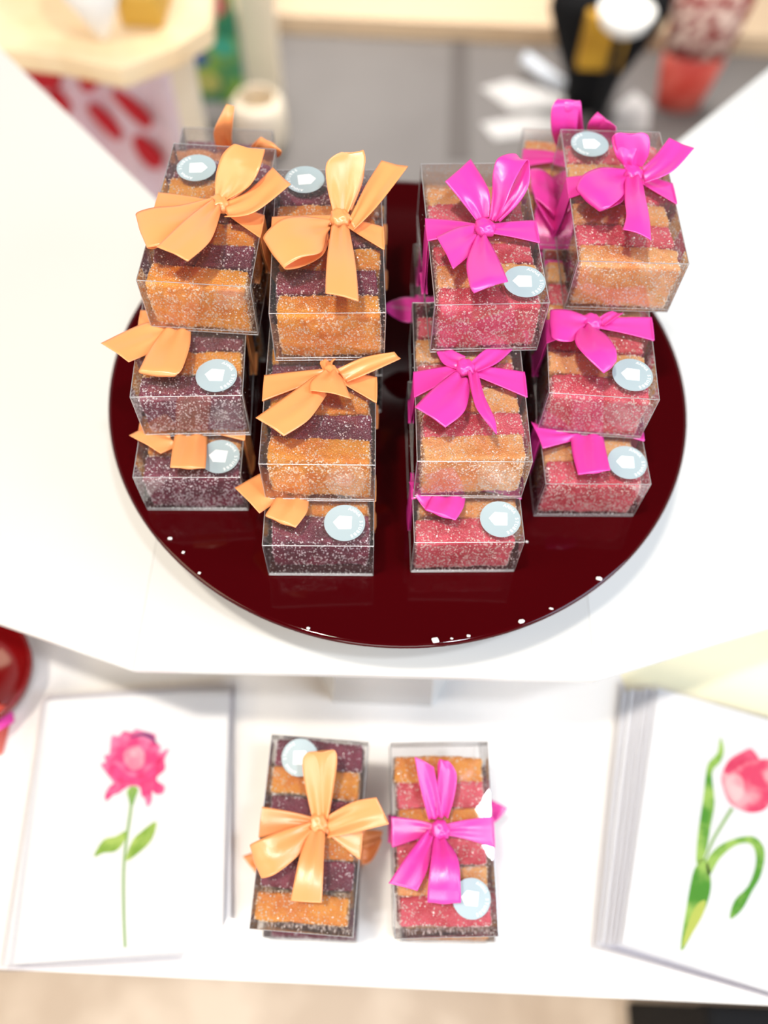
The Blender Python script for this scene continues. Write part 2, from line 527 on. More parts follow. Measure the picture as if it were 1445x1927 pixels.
def jelly(root_m, v, kind, order, where, tilt=0.0, yaw=None, du=0.0):
    k = rndg.randrange(4)
    me, ce, thin = BARS[k]
    if kind == 'purple' and not (order == 0 and 'far left' in where): ce = thin
    o = bpy.data.objects.new('jelly_bar', me); COL.objects.link(o)
    o.material_slots[0].link = 'OBJECT'; o.material_slots[0].material = M[kind]
    flip = rndg.choice((0, math.pi))
    loc = Matrix.Translation(Vector((du + rndg.uniform(-.12, .12), v, 0.03 + abs(math.sin(tilt)) * BT / 2)) * S) @ Matrix.Rotation((yaw if yaw is not None else rndg.uniform(-.035, .035)) + flip, 4, 'Z') @ Matrix.Rotation(tilt if flip == 0 else -tilt, 4, 'X')
    o.matrix_world = root_m @ loc
    c = bpy.data.objects.new('sugar_coating', ce); COL.objects.link(c)
    c.material_slots[0].link = 'OBJECT'; c.material_slots[0].material = M['sugar_' + kind]
    c.parent = o
    c['kind'] = 'stuff'
    tag(o, '%s jelly, %s in %s' % (CAPS[kind], ORD[order], where), 'fruit jelly', 'jelly bars in %s' % where)


# ------------------------------------------------------------------ ribbons
CROP = {0: (0, 0, 1.0), 1: (180, 170, 2.4914), 2: (740, 170, 2.408), 3: (180, 580, 2.4914), 4: (720, 540, 2.408), 5: (440, 1360, 2.779)}


def catmull(P, t):
    n = len(P) - 1
    i = min(int(t), n - 1); f = t - i
    p0 = P[max(i - 1, 0)]; p1 = P[i]; p2 = P[i + 1]; p3 = P[min(i + 2, n)]
    return 0.5 * ((2 * p1) + (p2 - p0) * f + (2 * p0 - 5 * p1 + 4 * p2 - p3) * f * f + (3 * p1 - p0 - 3 * p2 + p3) * f ** 3)


def strip(name, L, Rr, mt, parent, sub=8, wn=14, crown=0.05, ripple=0.0, thick=0.035, closed=0):
    """satin strip between two guide curves (lists of Vectors in cm)"""
    vs = []; fs = []
    n = (len(L) - 1) * sub
    for i in range(n + 1):
        t = i / sub
        a = catmull(L, t); b = catmull(Rr, t)
        a2 = catmull(L, min(t + .05, len(L) - 1)); a1 = catmull(L, max(t - .05, 0))
        b2 = catmull(Rr, min(t + .05, len(L) - 1)); b1 = catmull(Rr, max(t - .05, 0))
        tg = (a2 - a1) + (b2 - b1)
        nr = tg.cross(b - a)
        nr = nr.normalized() if nr.length > 1e-9 else Vector((0, 0, 1))
        for j in range(wn + 1):
            s = j / wn
            p = a.lerp(b, s)
            p = p + nr * (crown * 4 * s * (1 - s) + ripple * math.sin(s * 11 + t * .8) * (math.exp(-t * 1.1) + closed * math.exp(-(len(L) - 1 - t) * 1.1)))
            vs.append(p)
    for i in range(n):
        for j in range(wn):
            k = i * (wn + 1) + j
            fs.append((k, k + 1, k + wn + 2, k + wn + 1))
    o = obj(name, vs, fs, mt, parent, True)
    md = o.modifiers.new('solidify', 'SOLIDIFY'); md.thickness = thick * S; md.offset = 0
    return o


def knot(parent, p, mt, sx=.50, sy=.52, sz=.36, yaw=0.0):
    vs = []; fs = []
    n, k = 28, 16
    for j in range(k + 1):
        ph = math.pi * j / k
        for i in range(n):
            th = 2 * math.pi * i / n
            x = math.sin(ph) * math.cos(th); y = math.sin(ph) * math.sin(th); z = math.cos(ph)
            r = 1 + 0.07 * math.sin(x * 9 + y * 2.5) + .05 * math.sin(y * 7 + 1.3 + z * 3)
            # squared off sides, pinched at the ends like a wrapped ribbon
            x2 = math.copysign(abs(x) ** .75, x); y2 = math.copysign(abs(y) ** .8, y); z2 = math.copysign(abs(z) ** .8, z)
            q = Vector((x2 * sx * r * (1 - .18 * y2), y2 * sy * r, z2 * sz * r))
            q.rotate(Matrix.Rotation(yaw, 3, 'Z'))
            vs.append(q + p)
    for j in range(k):
        for i in range(n):
            a = j * n + i; b = j * n + (i + 1) % n
            fs.append((a, b, b + n, a + n))
    return obj('bow_knot', vs, fs, mt, parent, True)


BXW, BXL, BXH = 5.5, 10.0, 3.42


def box_film_geo():
    m = MB(); w = BXW / 2
    m.box((-w, 0, 0), (w, BXL, BXH))
    fm = raw_mesh('clear_shell', m.v, m.f, M['film'])
    e = MB(); r = .022
    for x in (-w, w):
        for z in (0, BXH): e.tube((x, 0, z), (x, BXL, z), r)
        for y in (0, BXL): e.tube((x, y, 0), (x, y, BXH), r)
    for y in (0, BXL):
        for z in (0, BXH): e.tube((-w, y, z), (w, y, z), r)
    # tucked flap lines near the lower edges of the end faces
    for y in (-.03, BXL + .03):
        e.tube((-w + .05, y, .22), (w - .05, y, .22), r * .8)
    for x in (-w, w):
        e.tube((x, .25, .1), (x, .25, BXH - .1), r * .6)
    em = raw_mesh('fold_edges', e.v, e.f, M['edge'])
    # loose sugar clinging to the film
    rnd = random.Random(5)
    pts = []
    for _ in range(170): pts.append(Vector((rnd.uniform(-w + .1, w - .1), .03, min(BXH - .1, abs(rnd.gauss(0, 1.2)) + .05))))
    for _ in range(150): pts.append(Vector((rnd.uniform(-w + .1, w - .1), rnd.uniform(.1, BXL - .1), BXH - .03)))
    for _ in range(260): pts.append(Vector((rnd.uniform(-w + .1, w - .1), rnd.uniform(.05, BXL - .1), .04)))
    for _ in range(50):
        for sx in (-1, 1): pts.append(Vector((sx * (w - .03), rnd.uniform(.1, BXL - .1), min(BXH - .1, abs(rnd.gauss(0, 1.2)) + .05))))
    cv, cf = crystals(pts, rnd, .02, .055)
    cm = raw_mesh('loose_sugar', cv, cf, M['sugar'])
    return fm, em, cm


FILM, EDGE, LOOSE = box_film_geo()


# sticker: grey-blue disc, white house emblem, ring lettering
def sticker_meshes():
    m = MB(); n = 64
    m.prism([(1.03 * math.cos(2 * math.pi * i / n), 1.03 * math.sin(2 * math.pi * i / n)) for i in range(n)], 0, .018)
    disc = raw_mesh('sticker', m.v, m.f, M['sticker'])
    m = MB(); m.prism([(-.58, 0.02), (-.30, -.36), (.34, -.34), (.36, .36), (-.28, .38)], .016, .026)
    emb = raw_mesh('emblem', m.v, m.f, M['white_ink'])
    m = MB()
    for y0, x0, x1 in ((.16, -.12, .2), (.02, -.18, .24), (-.12, -.1, .16)):
        px, py = x0, y0
        for i in range(1, 9):
            qx = x0 + (x1 - x0) * i / 8; qy = y0 + .03 * math.sin(i * 2.1 + y0 * 9)
            m.tube((px, py, .027), (qx, qy, .027), .008, 4); px, py = qx, qy
    scr = raw_mesh('script_mark', m.v, m.f, M['pink_ink'])
    # letters on the right hand arc, read clockwise
    vs = []; fs = []
    txt = 'ANNA STUBBE'
    dg = bpy.context.evaluated_depsgraph_get
    for i, ch in enumerate(txt):
        if ch == ' ': continue
        cu = bpy.data.curves.new('letter', 'FONT'); cu.body = ch; cu.size = .235; cu.align_x = 'CENTER'
        cu.extrude = .002; cu.resolution_u = 3
        to = bpy.data.objects.new('letter', cu); COL.objects.link(to)
        bpy.context.view_layer.update()
        me = bpy.data.meshes.new_from_object(to.evaluated_get(dg()))
        ang = R(72 - i * 13.6)
        rad = .76
        k = len(vs)
        for v in me.vertices:
            x, y = v.co.x, v.co.y
            # tangent direction is clockwise, up is outward
            ox, oy = math.cos(ang), math.sin(ang)
            tx, ty = math.sin(ang), -math.cos(ang)
            vs.append((ox * (rad + y) + tx * x, oy * (rad + y) + ty * x, .021 + v.co.z))
        for p in me.polygons: fs.append(tuple(k + q for q in p.vertices))
        bpy.data.objects.remove(to, do_unlink=True); bpy.data.curves.remove(cu); bpy.data.meshes.remove(me)
    let = raw_mesh('lettering', vs, fs, M['white_ink'])
    return disc, emb, scr, let


STK = sticker_meshes()


def gift_box(spec):
    """spec: pos (front centre of the base), yaw, pitch, ribbon colour, bars, bow strips, sticker"""
    x, y, z = spec['pos']
    yaw = R(spec.get('yaw', 0)); pitch = R(spec.get('pitch', 0))
    root = empty('jelly_gift_box', (x, y, z), (-pitch, 0, yaw))
    rm = Matrix.Translation(Vector((x, y, z)) * S) @ Matrix.Rotation(yaw, 4, 'Z') @ Matrix.Rotation(-pitch, 4, 'X')
    root.rotation_mode = 'QUATERNION'; root.rotation_quaternion = rm.to_quaternion()
    tag(root, spec['label'], 'gift box', spec['group'])
    for me in (FILM, EDGE, LOOSE):
        c = bpy.data.objects.new(me.name, me); COL.objects.link(c); c.parent = root
        if me is LOOSE: c['kind'] = 'stuff'
    inv = rm.inverted()
    ztop = z + BXH

    def loc(cr, px, py, h):
        ox, oy, s = CROP[cr]
        zz = ztop + h
        p = at(ox + px / s, oy + py / s, zz)
        for _ in range(4):            # h is measured from the (possibly tilted) lid
            l = inv @ (p * S)
            zz -= (l.z / S - (BXH + h)); p = at(ox + px / s, oy + py / s, zz)
        return (inv @ (p * S)) / S
    mt = M[spec['color']]
    # band round the box
    cr = spec.get('crop', 0)
    hw = .78
    K = spec.get('knot')
    if K:
        kp = loc(cr, K[0], K[1], K[2] if len(K) > 2 else .32)
    else:
        kp = Vector((0, spec.get('v', 5.0), BXH + .12))
    bl = spec.get('bl'); br = spec.get('br')
    vl = loc(cr, *bl, .03).y if bl else kp.y
    vr = loc(cr, *br, .03).y if br else kp.y
    w = BXW / 2 + .035
    top = BXH + .04
    for sgn, ve in ((-1, vl), (1, vr)):
        kn = .26
        L = [Vector((kp.x + sgn * .15, kp.y + kn, kp.z - .06)), Vector((sgn * (abs(kp.x * sgn) * .0 + w * .45) + kp.x * .5, (kp.y + ve) / 2 + .55, top + .12)), Vector((sgn * (w - .12), ve + hw, top)),
             Vector((sgn * w, ve + hw, top - .15)), Vector((sgn * w, (ve * 2 + kp.y) / 3 + hw, BXH * .5)), Vector((sgn * w, kp.y + hw, .1)), Vector((sgn * (w - .1), kp.y + hw, -.035)), Vector((0, kp.y + hw, -.035))]
        Q = [Vector((kp.x + sgn * .15, kp.y - kn, kp.z - .06)), Vector((sgn * w * .45 + kp.x * .5, (kp.y + ve) / 2 - .42, top + .10)), Vector((sgn * (w - .12), ve - hw, top)),
             Vector((sgn * w, ve - hw, top - .15)), Vector((sgn * w, (ve * 2 + kp.y) / 3 - hw, BXH * .5)), Vector((sgn * w, kp.y - hw, .1)), Vector((sgn * (w - .1), kp.y - hw, -.035)), Vector((0, kp.y - hw, -.035))]
        if sgn == -1:
            Ls, Qs = L, Q
        else:
            L2, Q2 = L, Q
    strip('ribbon_band', Ls, Qs, mt, root, crown=.03, ripple=.05)
    strip('ribbon_band', L2, Q2, mt, root, crown=.03, ripple=-.05)
    if not spec.get('noknot'):
        ks = spec.get('ks', 1.0)
        knot(root, kp, mt, .50 * ks, .52 * ks, .34 * ks, R(spec.get('kyaw', 10)))
    for el in spec.get('strips', ()):
        kind, pairs = el[0], el[1]
        A = []; B = []
        for (x1, y1, x2, y2, h) in pairs:
            h1, h2 = h if isinstance(h, tuple) else (h, h)
            A.append(loc(cr, x1, y1, h1)); B.append(loc(cr, x2, y2, h2))
        strip('bow_' + kind, A, B, mt, root, crown=el[2] if len(el) > 2 else .07, ripple=.10, closed=kind == 'loop')
    for el in spec.get('local', ()):
        kind, pairs = el
        A = []; B = []
        for (x1, y1, x2, y2, h) in pairs:
            A.append(kp + Vector((x1, y1, h))); B.append(kp + Vector((x2, y2, h)))
        strip('bow_' + kind, A, B, mt, root, crown=.06, ripple=.05)
    if spec.get('stick'):
        sx, sy, rot = spec['stick']
        p = loc(cr, sx, sy, .03)
        d = bpy.data.objects.new('sticker', STK[0]); COL.objects.link(d); d.parent = root
        d.location = (p.x * S, p.y * S, (BXH + .025) * S)
        d.rotation_euler = (0, 0, R(rot))
        for me in STK[1:]:
            c = bpy.data.objects.new(me.name, me); COL.objects.link(c); c.parent = d
    v = .18 + BT / 2
    bars = spec['bars']
    vs_ = spec.get('vs')
    for i, k in enumerate(bars):
        t = 0
        if i == 0: t = spec.get('lean', 0.0)
        jelly(rm, (vs_[i] if vs_ else v), k, i, spec['where'], tilt=t, yaw=spec.get('fyaw') if i == 0 else None)
        v += BT + .10 + rndg.uniform(-.03, .05)
    return root


A_, P_, R_, C_ = 'amber', 'purple', 'red', 'peach'
AP = [A_, P_] * 3; PA = [P_, A_] * 3; RC = [R_, C_] * 3; CR_ = [C_, R_] * 3
HS = 3.52
G1 = 'gift boxes of fruit jellies stacked on the burgundy plate'
G2 = 'gift boxes of fruit jellies stacked on the white table'

boxes = [
    # ---- first column, orange
    dict(label='clear jelly box with peach bow, top of the far left stack', where='the top box of the far left stack', pos=(-10.14, -.26, 2 * HS), yaw=-1.1, color='orange', bars=AP, group=G1, crop=1,
         knot=(575, 535), bl=(288, 530), br=(792, 635), stick=(472, 363, 188), fyaw=-.05, strips=[
             ('loop', [(560, 500, 615, 515, .5), (562, 400, 715, 455, 1.2), (595, 300, 765, 375, 1.9), (650, 252, 790, 282, 2.2), (655, 285, 790, 300, 1.9), (625, 400, 745, 420, 1.1), (600, 500, 640, 520, .4)]),
             ('tail', [(612, 520, 608, 600, .45), (715, 470, 742, 575, .9), (830, 360, 915, 440, 1.3)]),
             ('loop', [(545, 505, 540, 560, .5), (400, 540, 440, 655, 1.0), (275, 550, 320, 720, 1.2), (193, 575, 243, 738, 1.0), (215, 600, 290, 736, .6), (340, 580, 360, 680, .4), (540, 530, 540, 570, .3)]),
             ('tail', [(545, 515, 590, 560, .55), (430, 600, 540, 700, 1.4), (285, 735, 432, 802, 1.7)])]),
    dict(label='clear jelly box with purple front jelly, middle of the far left stack', where='the middle box of the far left stack', pos=(-10.49, -4.34, HS), yaw=4.4, color='orange', bars=PA, group=G1, crop=3,
         noknot=True, knot=(400, 60, .06), stick=(566, 315, -5), strips=[
             ('tail', [(330, 60, 345, 150, .08), (220, 75, 240, 215, .3), (25, 165, 155, 253, .5)]),
             ('loop', [(330, 90, 446, 105, .08), (262, 180, 440, 180, .5), (215, 270, 405, 285, .8), (204, 300, 370, 318, .7), (240, 295, 385, 300, .4), (320, 180, 430, 180, .2), (350, 90, 445, 100, .06)])]),
    dict(label='clear jelly box with purple jelly in front, lowest of the far left stack', where='the lowest box of the far left stack', pos=(-10.73, -6.89, 0), yaw=2.9, color='orange', bars=PA, group=G1, crop=3,
         noknot=True, knot=(430, 560, .05), stick=(582, 695, -5), strips=[
             ('tail', [(340, 585, 372, 650, .06), (250, 560, 340, 665, .2), (157, 597, 305, 682, .3)]),
             ('loop', [(372, 590, 522, 595, .06), (358, 680, 520, 685, .5), (350, 745, 514, 750, .7), (360, 700, 515, 700, .35), (372, 620, 518, 620, .08)])]),
    # ---- second column, orange
    dict(label='clear jelly box with peach bow, top of the stack left of centre', where='the top box left of centre', pos=(-3.58, -1.74, 2 * HS), yaw=3.9, color='orange', bars=AP, group=G1, crop=1,
         knot=(1143, 600), bl=(830, 645), br=(1350, 690), stick=(980, 418, 188), strips=[
             ('loop', [(1112, 565, 1185, 575, .5), (1085, 450, 1235, 450, 1.3), (1083, 340, 1265, 335, 2.0), (1150, 290, 1256, 280, 2.3), (1130, 330, 1262, 320, 1.9), (1160, 450, 1250, 430, 1.1), (1170, 560, 1200, 565, .4)]),
             ('tail', [(1190, 600, 1212, 660, .45), (1262, 450, 1320, 545, .9), (1340, 328, 1465, 356, 1.4)]),
             ('loop', [(1095, 610, 1088, 670, .5), (960, 592, 1060, 755, 1.2), (860, 612, 960, 785, 1.4), (786, 690, 885, 835, 1.0), (840, 700, 960, 828, .6), (960, 680, 1060, 775, .4), (1085, 640, 1095, 700, .3)]),
             ('tail', [(1105, 640, 1188, 640, .55), (1088, 760, 1212, 770, 1.3), (1080, 860, 1225, 880, 1.5), (1077, 952, 1232, 990, 1.5)])]),
    dict(label='clear jelly box with amber front jelly, middle of the stack left of centre', where='the middle box left of centre', pos=(-3.75, -7.97, HS), yaw=2.4, color='orange', bars=AP, group=G1, crop=3,
         knot=(1100, 300), ks=.75, bl=(785, 372), br=(1310, 380), lean=-.10, fyaw=-.06, strips=[
             ('tail', [(1030, 315, 1085, 400, .45), (900, 410, 1000, 520, .9), (750, 515, 882, 600, 1.0)]),
             ('tail', [(1065, 300, 1140, 305, .6), (1010, 345, 1165, 345, .9), (1005, 388, 1197, 425, 1.0)], .12),
             ('tail', [(1130, 285, 1180, 350, .4), (1255, 230, 1300, 297, .6), (1400, 204, 1430, 236, .8)]),
             ('loop', [(1075, 300, 1120, 300, .4), (1052, 255, 1110, 260, .2), (1060, 235, 1130, 238, .1)])]),
    dict(label='clear jelly box with purple front jelly, lowest of the stack left of centre', where='the lowest box left of centre', pos=(-3.67, -10.49, 0), yaw=2.5, color='orange', bars=PA, group=G1, crop=3,
         noknot=True, knot=(980, 840, .05), stick=(1167, 1006, 0), vs=[1.25, 2.8, 4.4, 5.9, 7.5, 9.0], strips=[
             ('tail', [(860, 735, 900, 870, .05), (765, 780, 822, 925, .3), (652, 843, 768, 962, .45)]),
             ('loop', [(850, 870, 1000, 890, .06), (825, 925, 990, 955, .5), (797, 972, 938, 1028, .6), (840, 960, 970, 980, .3), (860, 890, 998, 910, .06)])]),
    # ---- third column, pink
    dict(label='clear jelly box with bright pink bow, top of the stack right of centre', where='the top box right of centre', pos=(4.23, -.70, 2 * HS), yaw=4.9, color='pink', bars=RC, group=G1, crop=2,
         knot=(412, 622), bl=(152, 632), br=(652, 640), stick=(594, 866, -3), vs=[.95, 2.4, 3.9, 5.3, 6.7, 8.1], strips=[
             ('tail', [(378, 590, 432, 575, .5), (300, 490, 432, 455, 1.2), (235, 412, 350, 311, 1.7)]),
             ('loop', [(435, 585, 465, 595, .6), (447, 460, 500, 535, 1.4), (452, 370, 545, 420, 2.1), (478, 305, 600, 322, 2.5), (560, 292, 618, 335, 2.2), (560, 390, 614, 430, 1.5), (500, 500, 565, 515, .9), (455, 590, 482, 595, .4)]),
             ('tail', [(358, 610, 375, 690, .5), (285, 625, 340, 750, .9), (195, 665, 271, 810, 1.1)]),
             ('tail', [(372, 670, 430, 668, .5), (333, 780, 470, 750, 1.2), (345, 880, 505, 830, 1.6), (365, 920, 520, 868, 1.5)], .14)]),
    dict(label='clear jelly box with peach front jelly, middle of the stack right of centre', where='the middle box right of centre', pos=(3.72, -7.40, HS), yaw=2.6, color='pink', bars=CR_, group=G1, crop=4,
         knot=(372, 365), ks=.9, bl=(140, 440), br=(650, 440), lean=-.08, fyaw=.05, strips=[
             ('tail', [(325, 385, 400, 440, .5), (235, 455, 372, 560, 1.0), (145, 546, 284, 637, 1.1)]),
             ('tail', [(385, 385, 438, 400, .5), (405, 490, 460, 490, .9), (430, 560, 508, 600, 1.1), (505, 655, 517, 668, 1.0)]),
             ('tail', [(335, 370, 375, 320, .4), (275, 345, 330, 295, .3), (244, 293, 290, 270, .15)]),
             ('tail', [(395, 345, 430, 388, .4), (455, 290, 520, 345, .3), (530, 250, 592, 280, .15)])]),
    dict(label='clear jelly box with pale pink front jelly, lowest of the stack right of centre', where='the lowest box right of centre', pos=(3.83, -9.91, 0), yaw=3.2, color='pink', bars=RC, group=G1, crop=4,
         noknot=True, knot=(380, 900, .05), stick=(533, 1052, -3), strips=[
             ('loop', [(225, 940, 375, 950, .06), (205, 985, 365, 1000, .4), (193, 1008, 330, 1057, .55), (230, 990, 350, 1010, .3), (240, 950, 370, 965, .06)]),
             ('tail', [(200, 900, 240, 960, .05), (150, 880, 200, 1010, .2), (118, 885, 140, 935, .3)])]),
    # ---- fourth column, pink
    dict(label='clear jelly box with bright pink bow, top of the far right stack', where='the top box of the far right stack', pos=(11.33, 2.47, 2 * HS), yaw=1.4, color='pink', bars=CR_, group=G1, crop=2,
         knot=(1082, 378), bl=(804, 440), br=(1283, 465), stick=(890, 243, 183), strips=[
             ('loop', [(1052, 355, 1125, 345, .5), (1012, 270, 1158, 285, 1.3), (1000, 205, 1158, 210, 2.0), (1030, 192, 1120, 192, 2.1), (990, 215, 1120, 225, 1.7), (1010, 300, 1090, 310, 1.0), (1040, 345, 1095, 350, .4)]),
             ('tail', [(1128, 350, 1140, 425, .5), (1190, 290, 1262, 370, 1.0), (1250, 214, 1363, 262, 1.5)]),
             ('loop', [(1045, 358, 1045, 420, .5), (940, 352, 1045, 470, 1.2), (860, 385, 985, 525, 1.4), (830, 448, 935, 547, 1.1), (870, 460, 960, 540, .7), (960, 420, 1040, 500, .5), (1045, 390, 1050, 440, .3)]),
             ('tail', [(1045, 400, 1128, 400, .5), (1048, 500, 1140, 470, 1.3), (1055, 570, 1160, 580, 1.5), (1040, 632, 1168, 680, 1.4)], .12)]),
    dict(label='clear jelly box with bright pink bow, middle of the far right stack', where='the middle box of the far right stack', pos=(10.25, -3.18, HS), yaw=-1.4, color='pink', bars=RC, group=G1, crop=4,
         knot=(945, 160), ks=.95, bl=(735, 200), br=(1220, 190), stick=(1132, 398, -4), strips=[
             ('loop', [(925, 135, 900, 195, .5), (850, 108, 865, 243, .9), (790, 102, 800, 245, 1.0), (760, 108, 765, 225, .8), (790, 130, 800, 220, .4), (900, 150, 900, 190, .3)]),
             ('loop', [(885, 185, 950, 175, .55), (872, 250, 1010, 215, 1.2), (915, 310, 1055, 280, 1.6), (1000, 390, 1058, 335, 1.4), (960, 340, 1040, 300, 1.0), (905, 270, 970, 240, .6), (905, 200, 940, 190, .35)]),
             ('tail', [(985, 135, 1005, 180, .4), (1010, 118, 1060, 140, .3), (1040, 108, 1090, 118, .15)])]),
    dict(label='clear jelly box with red front jelly, lowest of the far right stack', where='the lowest box of the far right stack', pos=(10.57, -6.17, 0), yaw=2.7, color='pink', bars=RC, group=G1, crop=4,
         noknot=True, knot=(930, 640, .05), stick=(1108, 795, -3), strips=[
             ('tail', [(870, 640, 880, 690, .06), (760, 640, 800, 712, .3), (672, 612, 726, 733, .45)]),
             ('loop', [(850, 670, 1000, 670, .06), (860, 760, 1015, 755, .5), (885, 850, 1032, 830, .75), (870, 780, 1015, 770, .35), (855, 690, 1000, 690, .08)])]),
]

# generic bow in box coordinates, for boxes that stand behind or under others
GEN = [
    ('loop', [(-.1, .2, -.1, -.3, .1), (-1.0, .75, -1.1, -.65, .5), (-1.9, .8, -2.2, -.6, .45), (-2.1, .6, -2.3, -.5, .2), (-1.1, .5, -1.2, -.4, .05), (-.1, .2, -.1, -.2, .0)]),
    ('loop', [(.1, .3, .1, -.2, .1), (1.0, .75, 1.2, -.65, .5), (1.9, .7, 2.3, -.6, .45), (2.0, .6, 2.4, -.5, .2), (1.1, .5, 1.2, -.4, .05), (.1, .2, .1, -.2, .0)]),
    ('tail', [(-.3, -.2, .2, -.2, .1), (-1.2, -1.2, .1, -1.5, .25), (-1.9, -2.2, -.5, -2.7, .1)]),
    ('tail', [(-.2, .2, .3, .2, .1), (-.5, 1.5, .9, 1.3, .25), (-.3, 2.6, 1.1, 2.4, .1)])]
FLAT = [(k, [(a, b, c, d, min(h, .05)) for a, b, c, d, h in p]) for k, p in GEN]
rear = [
    dict(label='clear jelly box behind and under the top box of the far left stack', where='the rear box behind the far left stack', pos=(-10.9, 5.9, HS), yaw=1, color='orange', bars=AP, group=G1, crop=0,
         v=7.0, strips=[
             ('tail', [(410, 285, 440, 285, .4), (403, 262, 436, 260, 2.0), (405, 240, 438, 232, 3.4), (426, 196, 441, 200, 4.3)]),
             ('loop', [(470, 300, 505, 300, .5), (470, 280, 518, 288, 2.0), (490, 258, 528, 282, 3.2), (480, 275, 528, 292, 2.6), (470, 300, 505, 302, .3)])], local=FLAT[:1]),
    dict(label='clear jelly box under the back of the left-of-centre top box', where='the rear box behind the left-of-centre stack', pos=(-3.7, 2.35, HS), yaw=2, color='orange', bars=AP, group=G1, noknot=True, local=FLAT),
    dict(label='clear jelly box under the back of the right-of-centre top box', where='the rear box behind the right-of-centre stack', pos=(3.9, 2.95, HS), yaw=2, color='pink', bars=RC, group=G1, noknot=True, local=FLAT),
    dict(label='clear jelly box with pink bow sticking up behind the far right stack', where='the rear box behind the far right stack', pos=(9.6, 7.2, HS), yaw=-1, color='pink', bars=[C_, R_, C_, R_, A_, A_], group=G1, crop=0,
         v=7.2, strips=[
             ('loop', [(1050, 285, 1090, 285, .4), (1038, 250, 1085, 250, 2.8), (1038, 205, 1090, 200, 4.3), (1050, 186, 1092, 190, 4.5), (1045, 212, 1095, 212, 3.9), (1060, 270, 1100, 270, 1.0)]),
             ('loop', [(1110, 275, 1150, 275, .6), (1105, 238, 1160, 245, 3.2), (1125, 210, 1158, 238, 4.0), (1110, 240, 1160, 250, 3.0), (1110, 275, 1150, 275, .4)]),
             ('loop', [(1050, 345, 1050, 410, .5), (1020, 320, 1040, 400, 1.2), (997, 320, 1007, 375, 1.4), (1010, 340, 1040, 430, .8), (1048, 370, 1048, 430, .2)]),
             ('tail', [(1045, 350, 1052, 390, .5), (1010, 385, 1060, 395, .6), (1008, 440, 1055, 445, .0), (1020, 520, 1050, 530, -1.5)])]),
    dict(label='clear jelly box on the plate behind the far left stack', where='the rear plate-level box at far left', pos=(-10.9, 3.6, 0), yaw=2, color='orange', bars=AP, group=G1, noknot=True, local=FLAT),
    dict(label='clear jelly box on the plate behind the left-of-centre stack', where='the rear plate-level box left of centre', pos=(-3.7, .2, 0), yaw=2, color='orange', bars=AP, group=G1, noknot=True, local=FLAT),
    dict(label='clear jelly box on the plate behind the right-of-centre stack', where='the rear plate-level box right of centre', pos=(3.9, .7, 0), yaw=3, color='pink', bars=RC, group=G1, noknot=True, crop=0, local=FLAT[1:],
         strips=[('loop', [(805, 565, 805, 600, .1), (760, 560, 762, 606, .2), (726, 574, 729, 588, .1), (760, 578, 762, 600, -.4), (805, 570, 805, 598, .0)])]),
    dict(label='clear jelly box on the plate behind the far right stack', where='the rear plate-level box at far right', pos=(9.8, 4.6, 0), yaw=2, color='pink', bars=RC, group=G1, noknot=True, local=FLAT),
]
TZ = -18.0
